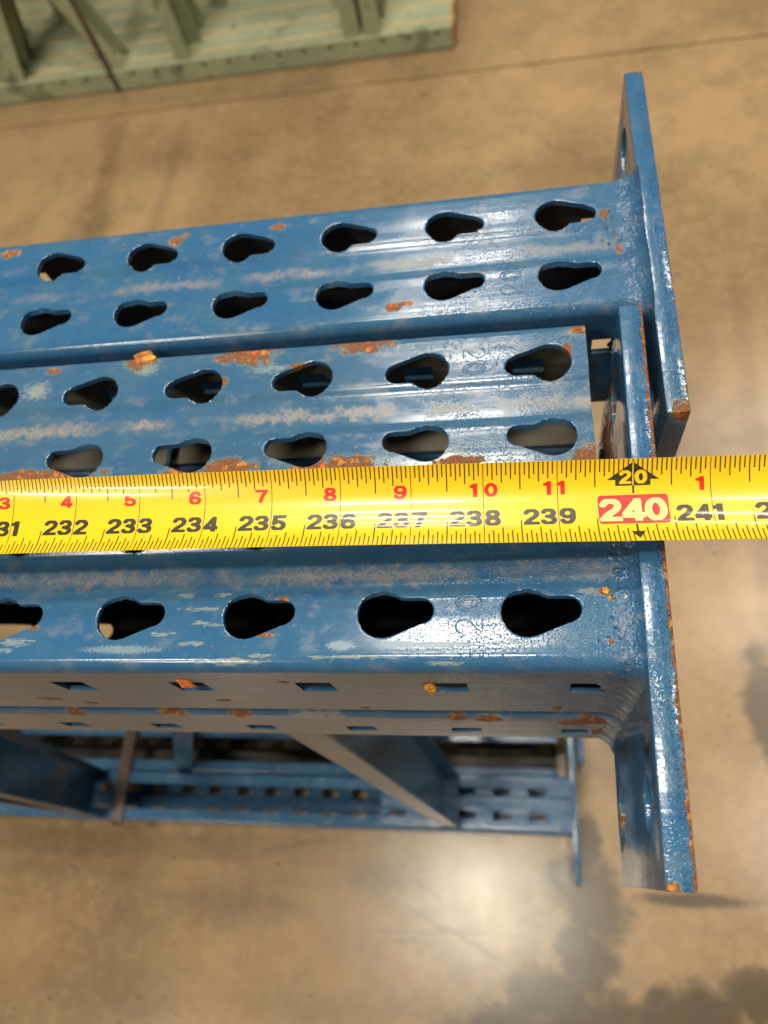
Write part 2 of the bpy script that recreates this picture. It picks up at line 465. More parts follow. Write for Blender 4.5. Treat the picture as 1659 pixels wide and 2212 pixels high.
def weld(name, mat, parent, x_end, yc, zc, depth, reach=11, rise=8, seed=0, full=1.0, xsk=0.0, lumpy=0.0, **props):
    """fillet bead following the outside of a column where it meets its footplate"""
    pts, s, nr = column_profile(depth); rnd = random.Random(seed)
    smax = s[-1] - 18
    ss = np.arange(-smax, smax + .1, 1.3); rows = []
    ph = [rnd.uniform(0, 6.3) for _ in range(6)]
    V = []; K = 7
    for q in ss:
        y = np.interp(q, s, pts[:, 0]); z = np.interp(q, s, pts[:, 1])
        ny = np.interp(q, s, nr[:, 0]); nz = np.interp(q, s, nr[:, 1]); L = math.hypot(ny, nz); ny /= L; nz /= L
        wob = 1 + .10 * math.sin(q * .31 + ph[0]) + .06 * math.sin(q * .83 + ph[1])
        side = min(1, max(0, (abs(q) - 34) / 8)); rr = reach * (1 + .2 * side) * wob; ri = rise * (.75 + .6 * side)
        for k in range(K):
            t = k / (K - 1); ang = t * math.pi / 2
            dx = -rr * (1 - math.sin(ang)); h = ri * (1 - math.cos(ang)) ** 1.0
            h += .05 * math.sin(q * .7 + k * .6 + ph[2]) * t * (1 - t) * 4
            h += lumpy * (.55 * math.sin(q * .62 + ph[3]) * math.sin(q * .23 + k * .9 + ph[4]) + .3 * math.sin(q * 1.5 + k * 1.7 + ph[5])) * min(1, 3 * t) * (1 - .6 * t)
            h = h - .25 if k == 0 else h
            V.append((x_end + dx + .3 * (k == K - 1) + xsk * y, yc + y + ny * h, zc + z + nz * h))
    F = []
    for i in range(len(ss) - 1):
        for k in range(K - 1):
            a = i * K + k; F.append((a, a + 1, a + K + 1, a + K))
    o = mesh_obj(name, V, F, mat, parent, smooth=80, **props)
    return o

def arcp(cx_, cy_, rx, ry, a0, a1, n=10): return [(cx_ + rx * math.cos(math.radians(a)), cy_ + ry * math.sin(math.radians(a))) for a in np.linspace(a0, a1, n)]
def stamp(name, mat, parent, spots, z, sgn, hgt=9.6, wid=6.0, **props):
    """raised digit outlines pressed into the sheet; spots = [(digit, x, y)], digit tops face +x (sgn=-1) or -x (sgn=1)"""
    ST = {'0': [arcp(.5, .5, .46, .47, 0, 360, 26), arcp(.5, .5, .25, .33, 0, 360, 22)],
          '2': [arcp(.5, .70, .42, .28, 175, -25, 14) + [(.70, .42), (.36, .22), (.16, .03), (.92, .03)]]}
    cu = bpy.data.curves.new('stamp_line', 'CURVE'); cu.dimensions = '3D'; cu.bevel_depth = .45 * S; cu.bevel_resolution = 1
    for ch, x, y in spots:
        for st_ in ST[ch]:
            sp = cu.splines.new('POLY'); sp.points.add(len(st_) - 1)
            for k, (a, b) in enumerate(st_):
                sp.points[k].co = ((x - sgn * (b - .5) * hgt) * S, (y + sgn * (a - .5) * wid) * S, z * S, 1)
    ob = bpy.data.objects.new('tmp', cu); col.objects.link(ob)
    me = bpy.data.meshes.new_from_object(ob.evaluated_get(bpy.context.evaluated_depsgraph_get()))
    bpy.data.objects.remove(ob); me.materials.clear(); me.materials.append(mat); me.shade_smooth()
    return world_at(link(bpy.data.objects.new(name, me), parent, **props), parent)

# ------------------------------------------------------------ paints
RX = lambda L, z, rz=6: [(a, b, z, rx, ry, rz) for a, b, rx, ry in L]
mid_rust = RX([(-163.7, 128, 8.5, 7.0), (-110.9, 126.0, 16, 6.2), (-57.5, 127, 15, 5.8), (-208, 124.7, 4.4, 2.2), (-113.4, 67.4, 13, 5.2),
               (-65, 66.0, 21, 5.0), (33.5, 64, 7, 7), (-197.7, 68.2, 30, 3.4), (-135, 66, 10, 4.5), (29.4, 114.4, 2.2, 6), (-121.4, 111.8, 3.2, 2.6), (-84.4, 117.5, 7, 1.6), (35, 126, 4, 3), (-15, 65, 12, 3.2)], -11, 9)
mid_ochre = RX([(-213.8, 113.9, 9, 6.5), (-159.4, 121.8, 8, 4.5), (-17.5, 67.0, 12, 4.5), (-100, 117, 10, 3)], -10, 6)
back_rust = RX([(-253.4, 203.8, 6, 3.2), (-158.4, 201, 4, 3.4), (-154, 204, 2.4, 1.8), (-105, 203, 4.5, 2.2), (-44.8, 146.2, 5, 3.0), (56.5, 173, 3.6, 5.5), (-39, 148, 3, 1.5), (50, 190, 3, 3)], -11, 8)
front_rust = RX([(35.4, 6.9, 1.9, 1.8), (39.0, 15.3, 1.8, 3), (37.3, 4.0, 1.2, 1.2), (-79.4, 6.1, 3.2, 1.0), (-84.1, -7.9, 4.5, .9), (-178.8, -4, 3.4, 1.2), (36, -11, 1.5, 1.3)], 0, 3) + \
    [(-27, -20.5, -22.5, 3.6, 3, 4), (-199.5, -20.5, -52.9, 8, 2, 3), (-118.8, -20.5, -54, 5, 2, 2.6), (-81.9, -20.5, -19, 2.5, 2, 2), (-185, -20.5, -62, 3, 2, 3),
     (-60, -20.5, -68, 3, 2, 2.5), (20, -20.5, -64, 2.5, 2, 4)]
ledge_rust = [(-22.7, -20.5, -86, 5, 7, 6), (-8.7, -20.5, -88, 7, 7, 8), (37.3, -20.5, -88, 12, 8, 9), (28, -20.5, -92, 9, 8, 8), (-206, -20.5, -84, 5, 6, 5), (-154.9, -20.5, -83, 7, 6, 4), (-121.9, -20.5, -84, 6, 6, 4), (41, -20, -112, 6, 8, 12)]
ledge_ochre = [(-89, -20.5, -84, 11, 8, 8), (-78, -20.5, -84, 6, 8, 8), (-5, -20.5, -86, 9, 8, 6)]
front_ochre = RX([(-117.9, 7.8, 5.6, 1.5), (-109.6, 2.2, 11, 1.1), (-103.1, 8.1, 3.7, 1.2), (-109.7, -3.2, 5.4, 1.0), (-103.3, -4.0, 8.1, .9), (-112.1, -10.8, 6.3, 1.3), (-184, -10, 8.9, 2.0),
                  (-124.6, -7.2, 5.6, 1.0), (-188.1, -13.1, 5, 1.2), (-95.8, -17.4, 15.6, 1.5), (-85.5, -15.6, 6.8, 1.1), (30, 7, 6, 2.5), (-52, -16, 20, .8), (-20, -18, 8, .8)], -1, 5)
front_pale = RX([(-56.3, -12.0, 6.3, 2.3), (4.1, -10.7, 3.1, 1.3), (-35.7, -11.6, 9.8, 1.6), (-21.1, -11.7, 17.4, 1.4), (-140, -13, 20, 2)], 0, 4)

M_front = paint('front_column_paint', rust=front_rust, ochre=front_ochre, pale=front_pale, dust=[(15.5, 0, 6.5, .42)], peel=(-40, 5), rough=.16)
M_frontb = paint('front_backing_paint', rust=ledge_rust, ochre=ledge_ochre, peel=(-60, 20), rough=.16)
M_mid = paint('middle_column_paint', base=(.034, .11, .22), rust=mid_rust, ochre=mid_ochre, dust=[(92.5, 0, 5.5, .6)], peel=(-50, 0), rough=.16)
M_back = paint('back_column_paint', rust=back_rust, dust=[(173.5, 0, 5.5, .55)], peel=(-45, 0), rough=.16)
M_plate_f = paint('front_plate_paint', rust=[(49, 105, -32, 6, 12, 12), (48, 92, -78, 5, 34, 40), (45, -58, -98, 6, 9, 14), (46.5, -84, 2.5, 2.5, 2, 3)], half=(51.8, .0237, 20.5), edge=[(56.4, .0237, 20.5, 2.3)], peel=(-200, -100), rough=.15, wear=.5, fleck=.2, strong=3.5)
M_plate_b = paint('back_plate_paint', rust=[(73, 84, -11, 6, 5, 6), (76, 95, -11, 3, 14, 4), (75, 280, -11, 2, 2, 3)], half=(70.2, .0075, 181), edge=[(75.2, .0075, 181, .8)], peel=(-200, -100), rough=.15, wear=.4, fleck=.2, strong=3.5)
M_inner = plain('inner_shade', (.045, .045, .042), rough=.5, var=.5, scale=.03)  # dark coat that paints shade onto the column interiors
M_inner2 = plain('inner_dust', (.15, .135, .10), rough=.55, var=.4, scale=.03)
M_lowin = plain('dark_channel', (.060, .050, .040), rough=.5, var=.6, scale=.02)  # darker brown for the inner faces of the lower columns
M_low = paint('deep_blue_paint', base=(.030, .098, .20), dust=None, peel=(-200, -100), fleck=.4, rough=.16, peel_lo=.1)
M_weld = paint('weld_paint', base=(.024, .092, .20), peel=(-200, -100), fleck=.8, rough=.2, lump=1.6)

# ------------------------------------------------------------ the three blue upright frames
LB = -1067.0
LOWX, LOWY = 20.0, -10.0
def lower_copy(src, parent, dx, dy, dz=LB):
    o = src.copy(); col.objects.link(o); o.parent = parent
    o.rotation_euler = (math.pi, 0, 0); o.location = (dx * S, dy * S, dz * S)
    o.data = src.data; return o
frame_f = empty('upright_frame', (0, 17.4, 0), label='nearest blue rack upright frame, under the tape, with flange slots and a long footplate', category='rack frame')
frame_m = empty('upright_frame.001', (0, 93, -10), label='middle blue rack upright frame without footplate, keyholes pointing left, rust along its long edge', category='rack frame')
frame_b = empty('upright_frame.002', (0, 175, -10.5), label='farthest blue rack upright frame in the bundle, with its own tall footplate sticking up', category='rack frame')

NC = 36
def world_at(o, parent):                       # geometry given in world millimetres, hung under its thing
    o.location = -Vector(parent.location); return o
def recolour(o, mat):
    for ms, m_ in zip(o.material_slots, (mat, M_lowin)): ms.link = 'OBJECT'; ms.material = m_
def lower(src, parent, dx, dy, z_face, mat=M_low, name=None):
    o = src.copy(); col.objects.link(o); o.parent = parent
    o.rotation_euler = (math.pi, 0, 0); o.location = (dx * S, dy * S, z_face * S - parent.location.z)
    recolour(o, mat); return o

# front frame: keyhole left edges at x = 0, -50.8, ...
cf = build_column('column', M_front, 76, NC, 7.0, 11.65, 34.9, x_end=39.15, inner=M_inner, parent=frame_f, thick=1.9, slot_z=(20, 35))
cl = build_column('column', M_low, 76, NC, 7.0, 11.65, 34.9, x_end=39.15, parent=frame_f, thick=2.0, shape=dict(lip=14.0))
cl.rotation_euler = (math.pi, 0, 0); cl.location = (LOWX * S, LOWY * S, LB * S)
cb = build_column('backing_channel', M_frontb, 62.5, 10, 7.0, 11.65, 34.9, x_end=39.15, blank=5, inner=M_inner, parent=frame_f, thick=1.6, slot_z=(18, 30), shape=dict(hw=39.6, lr=10.0, lip=8.0))
cb.rotation_euler = (math.pi, 0, 0); cb.location = (0, .0006, -139.5 * S)
lb = build_column('backing_channel', M_low, 62.5, 5, 22.0, 11.65, 34.9, x_end=24, parent=frame_f, thick=2.4, shape=dict(hw=39.6, lr=10.0, lip=8.0))
lb.location = (LOWX * S, LOWY * S, (LB + 139.5) * S)
HF = [(-58, -98, 11), (-60, -21, 9), (105, -32, 11), (105, -98, 11)]
pf = footplate('footplate', M_plate_f, frame_f, 47.2, 56.2, -85, 126, 3, -117, skew=.0237, holes=HF); world_at(pf, frame_f)
pl = footplate('footplate', M_low, frame_f, 66.5, 75.5, -96, 112, LB - 2, LB + 122, holes=[(-68, LB + 98, 11), (-68, LB + 22, 11), (88, LB + 98, 11)]); world_at(pl, frame_f)
world_at(weld('weld_bead', M_weld, frame_f, 47.0, 17.4, 0, 76, reach=10, rise=3.8, seed=1, xsk=.0237, lumpy=.8), frame_f)
wb = weld('weld_bead', M_weld, frame_f, 47.0, 17.4, 0, 62.5, reach=10, rise=6, seed=5)
wb.rotation_euler = (math.pi, 0, 0); wb.location = (0, 2 * 17.4 * S - frame_f.location.y, -139.5 * S)
def pts(parent, *p): return [(q[0] - parent.location.x / S, q[1] - parent.location.y / S, q[2] - parent.location.z / S) for q in p]
def brace(name, parent, a, b, web=68, flange=24, openx=1):
    a, b = pts(parent, a, b); return channel(name, M_low, a, b, web, flange, parent, openx=openx)
brace('horizontal_brace', frame_f, (-112, 17.4, -132), (-104, 7.4, -925))
brace('diagonal_brace', frame_f, (-500, 15.4, -138), (-700, 7.4, -990))
brace('horizontal_brace', frame_f, (-712, 17.4, -70), (-700, 7.4, -995))
brace('diagonal_brace', frame_f, (-960, 15.4, -70), (-1280, 7.4, -995))
brace('horizontal_brace', frame_f, (-1320, 17.4, -70), (-1310, 7.4, -995))

# middle frame: reversed, open ends without plates
cm = build_column('column', M_mid, 76, NC, 0, 16.9, 20, mirror=True, x_end=37.5, inner=M_inner2, parent=frame_m, shape=dict(lip=14.0))
mb = build_column('backing_channel', M_mid, 62.5, 14, 8.0, 11.65, 20, x_end=37.0, blank=14, inner=M_inner2, parent=frame_m, thick=2.4, shape=dict(hw=37.0))  # added channel, not a seen part: darkens the end gap and keyholes
mb.rotation_euler = (math.pi, 0, 0); mb.location = (0, 0, -139.5 * S)
lower(cm, frame_m, 15, -8, LB - 10)
brace('horizontal_brace', frame_m, (-140, 93, -80), (-130, 85, -1000))
brace('diagonal_brace', frame_m, (-165, 93, -80), (-560, 85, -1000))
brace('horizontal_brace', frame_m, (-900, 93, -80), (-890, 85, -1000))
brace('horizontal_brace', frame_m, (-1210, 93, -80), (-1200, 85, -1000))

# back frame
ck = build_column('column', M_back, 76, NC, 8.6, 11.65, 34.9, x_end=58.6, inner=M_inner, parent=frame_b)
lower(ck, frame_b, 14, -10, LB - 10)
HB = [(254, -33, 11), (109, -37, 9), (254, -108, 11), (109, -108, 11)]
pb = footplate('footplate', M_plate_b, frame_b, 66.0, 75.0, 82, 281, -9, -131, skew=.0075, holes=HB); world_at(pb, frame_b)
pb2 = footplate('footplate', M_low, frame_b, 81, 90, 70, 268, LB - 12, LB + 112, holes=[(98, LB + 90, 11), (240, LB + 90, 11)]); world_at(pb2, frame_b)
world_at(weld('weld_bead', M_weld, frame_b, 66.0, 175, -10.5, 76, reach=12, rise=6.5, seed=3, xsk=.0075, lumpy=1.0), frame_b)
brace('horizontal_brace', frame_b, (-60, 175, -80), (-60, 165, -1000))
brace('diagonal_brace', frame_b, (-90, 175, -80), (-470, 165, -1000))
brace('horizontal_brace', frame_b, (-1100, 175, -80), (-1100, 165, -1000))

# embossed size stamps between the keyholes
stamp('stamped_number', M_front, frame_f, [('0', -11, 3.0), ('2', -11, -5.4)], -.1, 1)
stamp('stamped_number', M_mid, frame_m, [('2', -9, 117.6), ('0', -9, 109.6)], -10.1, -1)
stamp('stamped_number', M_back, frame_b, [('0', 7.5, 159.0), ('2', 7.5, 151.0)], -10.6, 1)

# weld spatter: little round beads on the column faces beside the plates
rnd = random.Random(8)
for (par, cx, cy, cz, n) in ((frame_f, 36, 12, 0, 26), (frame_b, 52, 178, -10.5, 22)):
    bm = bmesh.new()
    for i in range(n):
        r = rnd.choice((.25, .35, .5, .7)); x = cx + rnd.gauss(0, 3.5); y = cy + rnd.uniform(-26, 22)
        if x > cx + 8: continue
        if abs(y - cy - 5) < 7 and par is frame_f: zz = -1.6
        else: zz = 0
        bmesh.ops.create_icosphere(bm, subdivisions=2, radius=r * S, matrix=Matrix.Translation((x * S, y * S, (cz + zz) * S)))
    me = bpy.data.meshes.new('weld_spatter'); bm.to_mesh(me); bm.free(); me.shade_smooth(); me.materials.append(M_weld)
    o = link(bpy.data.objects.new('weld_spatter', me), par, kind='stuff'); world_at(o, par)

# ------------------------------------------------------------ rust flakes and the orange paint chips
M_chip = plain('orange_chip', (.80, .20, .035), rough=.6, var=.3, scale=.6)
M_flake = plain('rust_flake', (.36, .13, .035), rough=.85, var=.5, scale=.5)
M_flake2 = plain('bright_rust_flake', (.72, .30, .03), rough=.8, var=.4, scale=.5)
def flake(x, y, z, rx, ry, mat, label, seed, up=(0, 0, 1), cat='rust flake', h=.8, name='rust_flake'):
    r = random.Random(seed); n = 11; V = []; F = []
    up = Vector(up).normalized(); t = Vector((1, 0, 0)); t = (t - up * t.dot(up)).normalized(); b = up.cross(t)
    rim = [r.uniform(.6, 1.1) for _ in range(n)]
    for lvl, (k, hh) in enumerate(((1.0, 0.0), (.92, h * .6), (.5, h), (0, h * 1.1))):
        for i in range(n):
            a = 2 * math.pi * i / n; q = t * (rx * k * rim[i] * math.cos(a)) + b * (ry * k * rim[i] * math.sin(a)) + up * (hh * r.uniform(.6, 1.3))
            V.append((q.x, q.y, q.z))
    for l in range(3):
        for i in range(n): F.append((l * n + i, l * n + (i + 1) % n, (l + 1) * n + (i + 1) % n, (l + 1) * n + i))
    return mesh_obj(name, V, F, mat, None, (x, y, z), smooth=0, label=label, category=cat)
flake(-121.5, -21.2, -19.5, 4.2, 4.6, M_chip, 'bright orange paint chip stuck above the second flange slot from the left', 3, up=(0, -1, .2), cat='paint chip', h=.7, name='paint_chip')
flake(-27, -21.3, -24.5, 2.3, 3.6, M_flake2, 'orange rust lump lodged in the flange slot second from the footplate', 5, up=(0, -1, .3), h=1.4)
flake(-163.5, 129.8, -11.2, 6.0, 4.2, M_flake, 'brown rust flake lifting at the seam between middle and back columns', 11, up=(0, .1, 1), h=1.1)
flake(-160.5, 128.6, -10.4, 4.6, 1.8, M_flake2, 'orange rust flake lying on the brown one at the column seam', 12, up=(0, .1, 1), h=.6)
flake(35.6, 7.0, -.1, 1.5, 1.3, M_flake2, 'tiny orange rust fleck on the front column beside the last keyhole', 15, h=.5)

# ------------------------------------------------------------ strap across the lower columns
M_strap = plain('strap_steel', (.075, .052, .034), rough=.4, var=.5, scale=.02)
V = []; F = []
path = [(-659, 200, -985), (-660, 80, -985.5), (-660, 20, -986), (-660.5, -28, -987), (-661, -37, -992), (-661.5, -39, -1010), (-662, -39, -1066)]
for i, (x, y, z) in enumerate(path):
    a = Vector(path[min(i + 1, len(path) - 1)]) - Vector(path[max(i - 1, 0)]); nrm = Vector((1, 0, 0)).cross(a).normalized()
    if nrm.z < 0 and i < 4: nrm = -nrm
    if i >= 4 and nrm.y > 0: nrm = -nrm
    for dx in (-9.5, 9.5):
        for t in (0, 1.0): V.append((x + dx, y + nrm.y * t, z + nrm.z * t))
for i in range(len(path) - 1):
    k = 4 * i
    for a, b in ((0, 1), (1, 3), (3, 2), (2, 0)): F.append((k + a, k + b, k + b + 4, k + a + 4))
mesh_obj('steel_strap', V, F, M_strap, smooth=40, label='dark flat steel strap bent over the lower blue columns', category='strap')
M_wood = plain('dunnage_wood', (.22, .13, .06), rough=.8, var=.4, scale=.03)
def block(name, x0, x1, y0, y1, z0, z1, mat, bev=2.0, **props):
    bm = bmesh.new(); bmesh.ops.create_cube(bm, size=1)
    for v in bm.verts: v.co = Vector(((x0 + x1) / 2 + v.co.x * (x1 - x0), (y0 + y1) / 2 + v.co.y * (y1 - y0), (z0 + z1) / 2 + v.co.z * (z1 - z0)))
    bmesh.ops.bevel(bm, geom=bm.edges[:], offset=bev, segments=2, affect='EDGES')
    for v in bm.verts: v.co *= S
    me = bpy.data.meshes.new(name); bm.to_mesh(me); bm.free(); me.materials.append(mat); me.shade_smooth(); me.set_sharp_from_angle(angle=.7)
    return link(bpy.data.objects.new(name, me), None, **props)
block('wooden_bearer', -1010, -920, -20, 205, FZ, -1077.5, M_wood, label='wooden bearer on the floor under the lower columns at the left', category='bearer')
block('wooden_bearer', -80, 10, -15, 200, FZ, -1077.5, M_wood, label='wooden bearer on the floor under the lower columns near the footplates', category='bearer')

# ------------------------------------------------------------ green frames standing behind
g = G('green_paint'); P = g.pos()
n = g.noise(P, .006, 5, .65); n2 = g.noise(P, .05, 4, .6)
c = g.mix(g.ss(n, .35, .65), (.33, .395, .25), (.44, .47, .29))
c = g.mix(g.math('MULTIPLY', g.ss(n2, .5, .75), .5), c, (.13, .17, .10))
c = g.mix(g.math('MULTIPLY', g.ss(g.noise(P, .012, 3, .6), .58, .66), .55), c, (.07, .095, .07))
c = g.mix(g.ss(g.math('ADD', g.xyz(P)[0], g.math('MULTIPLY', g.math('SUBTRACT', n2, .5), 30)), -136, -122), c, (.40, .19, .05))
_, gy, gz = g.xyz(P)[:3]; gx = g.xyz(P)[0]
gl = g.math('ADD', g.math('SUBTRACT', gy, 2052.0), g.math('MULTIPLY', g.math('ADD', gx, 120.0), .0218))
gb = g.math('ABSOLUTE', g.math('SUBTRACT', g.math('WRAP', gl, 38.4, -38.4), 0.0))
gm = g.math('MULTIPLY', g.math('SUBTRACT', 1.0, g.ss(g.math('ADD', gb, g.math('MULTIPLY', g.math('SUBTRACT', n2, .5), 6)), 7, 13)), g.math('SUBTRACT', 1.0, g.ss(gz, FZ + 68.5, FZ + 70)))
c = g.mix(g.math('MULTIPLY', gm, .75), c, (.55, .43, .22))
g.put(g.b.inputs['Base Color'], c); g.b.inputs['Roughness'].default_value = .45
g.put(g.b.inputs['Normal'], g.bump(n2, 1.0, .3))
M_green = g.m
yaw = math.radians(-1.25)
src = None
for i in range(7):
    fx, fy = -120, 2052 + i * 76.8
    fr = empty('green_upright_frame' if i == 0 else 'green_upright_frame.%03d' % i, (fx, fy, FZ),
               label=['green rack frame nearest the floor joint, its lower column rusty at the end', 'second green rack frame back from the floor joint', 'third green rack frame back from the floor joint',
                      'fourth green rack frame back from the floor joint', 'fifth green rack frame back from the floor joint', 'sixth green rack frame, mostly out at the top edge',
                      'last green rack frame, behind all others at the top left'][i], category='rack frame', group='green rack frames on edge')
    fr.rotation_euler = (0, 0, yaw)
    if src is None:
        src = build_column('column', M_green, 64, 34, 0, 11.65, 20, x_end=0, parent=fr, teardrops=False, pitch=76.2, slot_z=(14, 24), shape=dict(groove=7.0))
        src.rotation_euler = (0, 0, 0); src.location = (0, 0, 67 * S)
        up = src.copy(); col.objects.link(up); up.parent = fr; up.rotation_euler = (0, 0, 0); up.location = (0, 0, 1070 * S)
    else:
        for rot, z in ((0, 67), (0, 1070)):
            o = src.copy(); col.objects.link(o); o.parent = fr; o.rotation_euler = (rot, 0, 0); o.location = (0, 0, z * S)
            o.data = src.data
    def gbrace(name, xa, xb, z0=67, z1=1000, web=66, fl=45, openx=1):
        return channel(name, M_green, (xa, 0, z0), (xb, 0, z1), web, fl, fr, openx=openx)
    L = [[(-225, -225), (-285, -285, -1), (-790, -790), (-1000, -1290), (-1335, -1060), (-1345, -1700)],
         [(-215, -215), (-770, -780), (-1350, -1100)], [(-330, -330), (-1360, -1800)], [(-700, -1100), (-260, -260)], [(-820, -820), (-1260, -1260)], [(-880, -900)], [(-1000, -900)]][i]
    for q in L:
        gbrace('horizontal_brace' if abs(q[0] - q[1]) < 60 else 'diagonal_brace', q[0], q[1], openx=q[2] if len(q) > 2 else 1)
# thin dark strap hanging down to the first green column
mesh_obj('steel_strap', *(lambda a, b: ([(a[0] - 8, a[1], a[2]), (a[0] + 8, a[1], a[2]), (b[0] + 8, b[1], b[2]), (b[0] - 8, b[1], b[2]),
         (a[0] - 8, a[1] + 1, a[2]), (a[0] + 8, a[1] + 1, a[2]), (b[0] + 8, b[1] + 1, b[2]), (b[0] - 8, b[1] + 1, b[2])],
        [(0, 1, 2, 3), (7, 6, 5, 4), (0, 4, 5, 1), (1, 5, 6, 2), (2, 6, 7, 3), (3, 7, 4, 0)]))((-1150, 2034, FZ + 1), (-1150, 2034, -50)), M_strap, smooth=0,
        label='thin dark strap running down the side of the green frames', category='strap')

# ------------------------------------------------------------ tape measure
TP = [32.62326, 0.7938, 0.69538, 0.44348, 16.24139, -5.25725, -0.62917, -0.46931, -42.71219, 0.12488, 0.0101, 0.04928, 2.4937, 0.0763, -0.99651, 0.25087, 28.56038]
W2 = TP[16] / 2
def poly(c, u): return sum(ci * u ** i for i, ci in enumerate(c))
def dpoly(c, u): return sum(i * ci * u ** (i - 1) for i, ci in enumerate(c) if i)
_st = np.arange(226, 248.01, .25); _X = {}
def _clampu(s_): return max(-1.4, min(1.35, (s_ - 236.5) / 5))
def tape_axis(s_):
    u = (s_ - 236.5) / 5; uc = _clampu(s_); e = u - uc
    y = poly(TP[0:4], uc) + dpoly(TP[0:4], uc) * e; z = poly(TP[4:8], uc) + dpoly(TP[4:8], uc) * e
    return y, z, dpoly(TP[0:4], uc) / 5, dpoly(TP[4:8], uc) / 5, uc
_sx = np.arange(222, 252.01, .1); _dx = []
for q in _sx:
    _, _, dy, dz, _ = tape_axis(q); _dx.append(math.sqrt(25.4 ** 2 - dy * dy - dz * dz))
_cx = np.concatenate([[0], np.cumsum((np.array(_dx[1:]) + np.array(_dx[:-1])) / 2 * .1)])
_x0 = TP[8] - np.interp(236.5, _sx, _cx)
def tape_pt(s_, v, lift=0.0):
    y, z, dy, dz, uc = tape_axis(s_); x = np.interp(s_, _sx, _cx) + _x0
    t = Vector((math.sqrt(25.4 ** 2 - dy * dy - dz * dz), dy, dz)).normalized()
    l = Vector((0, 0, 1)).cross(t).normalized(); nn = t.cross(l)
    r = poly(TP[9:12], uc); l2 = l * math.cos(r) + nn * math.sin(r); n2 = -l * math.sin(r) + nn * math.cos(r)
    k = poly(TP[12:15], uc)
    h = k * v * v / 100 + TP[15] * v ** 4 / 1e4
    sl = 2 * k * v / 100 + 4 * TP[15] * v ** 3 / 1e4
    nv = (n2 - l2 * sl).normalized()
    p = Vector((x, y, z)) + l2 * v + n2 * h + nv * lift
    return (p.x, p.y, p.z)
def gloss(name, base, rough=.2, coat=.35):
    g = G(name); P = g.pos(); n = g.noise(P, .5, 4, .6)
    c = g.mix(g.math('MULTIPLY', g.ss(g.noise(P, .045, 5, .7, (.5, 1.5, 1)), .5, .72), .22), base, tuple(b * .6 + .02 for b in base))
    c = g.mix(g.math('MULTIPLY', g.ss(n, .45, .8), .16), c, tuple(b * .82 for b in base))
    c = g.mix(g.math('MULTIPLY', g.ss(g.noise(P, .9, 2, .5), .74, .76), .5), c, tuple(b * .5 for b in base))
    g.put(g.b.inputs['Base Color'], c); g.b.inputs['Roughness'].default_value = rough
    g.b.inputs['Coat Weight'].default_value = coat; g.b.inputs['Coat Roughness'].default_value = .09
    g.put(g.b.inputs['Normal'], g.bump(g.noise(P, .12, 3, .5, (.3, 1, 1)), .1, .35, g.bump(g.noise(P, 1.6, 2, .5), .02, .35)))
    return g.m
M_ty = gloss('tape_yellow', (.82, .52, .008), .3); M_tk = gloss('tape_black', (.030, .028, .012), .35, .5); M_tr = gloss('tape_red', (.72, .012, .012), .3)
M_tc = gloss('tape_cream', (.93, .82, .22), .3)
tape = empty('tape_measure', (-42.7, 32.6, 16.2), label='yellow tape measure blade stretched across the blue columns, reading 240 inches at the footplate', category='tape measure')
SA, SB = 227.0, 247.0
nv_, ns_ = 24, 160
V = []; F = []
for li in (0, 1):
    for i in range(ns_ + 1):
        for j in range(nv_ + 1):
            V.append(tape_pt(SA + (SB - SA) * i / ns_, -W2 + 2 * W2 * j / nv_, -.16 * li))
m = nv_ + 1; tot = (ns_ + 1) * m
for i in range(ns_):
    for j in range(nv_):
        a = i * m + j; F.append((a, a + m, a + m + 1, a + 1)); F.append((a + tot, a + 1 + tot, a + m + 1 + tot, a + m + tot))
    for j in (0, nv_):
        a = i * m + j; q = (a, a + m, a + m + tot, a + tot); F.append(q if j else q[::-1])
for i in (0, ns_):
    for j in range(nv_):
        a = i * m + j; q = (a, a + 1, a + 1 + tot, a + tot); F.append(q if i == 0 else q[::-1])
world_at(mesh_obj('blade', V, F, M_ty, tape, smooth=40), tape)

def strips(rects, lift):
    V = []; F = []
    for (s0, s1, v0, v1) in rects:
        n = max(1, int(abs(v1 - v0) / .9)); k = len(V)
        for j in range(n + 1):
            v = v0 + (v1 - v0) * j / n; V.append(tape_pt(s0, v, lift)); V.append(tape_pt(s1, v, lift))
        for j in range(n): F.append((k + 2 * j, k + 2 * j + 1, k + 2 * j + 3, k + 2 * j + 2))
    return V, F
def flat(polys_mesh, lift):
    """polys_mesh: bmesh in (s inches, v mm) -> bent onto the blade"""
    bm = polys_mesh
    v0 = min(v.co.y for v in bm.verts); v1 = max(v.co.y for v in bm.verts)
    q = v0 + .7
    while q < v1:
        bmesh.ops.bisect_plane(bm, geom=bm.verts[:] + bm.edges[:] + bm.faces[:], plane_co=(0, q, 0), plane_no=(0, 1, 0)); q += .7
    V = []; ix = {}
    for v in bm.verts: ix[v] = len(V); V.append(tape_pt(v.co.x, v.co.y, lift))
    F = [tuple(ix[v] for v in f.verts) for f in bm.faces]
    bm.free(); return V, F
def poly_bm(pts_):
    bm = bmesh.new(); bm.faces.new([bm.verts.new((a, b, 0)) for a, b in pts_]); return bm
def join(dst, vf):
    k = len(dst[0]); dst[0].extend(vf[0]); dst[1].extend(tuple(i + k for i in f) for f in vf[1])
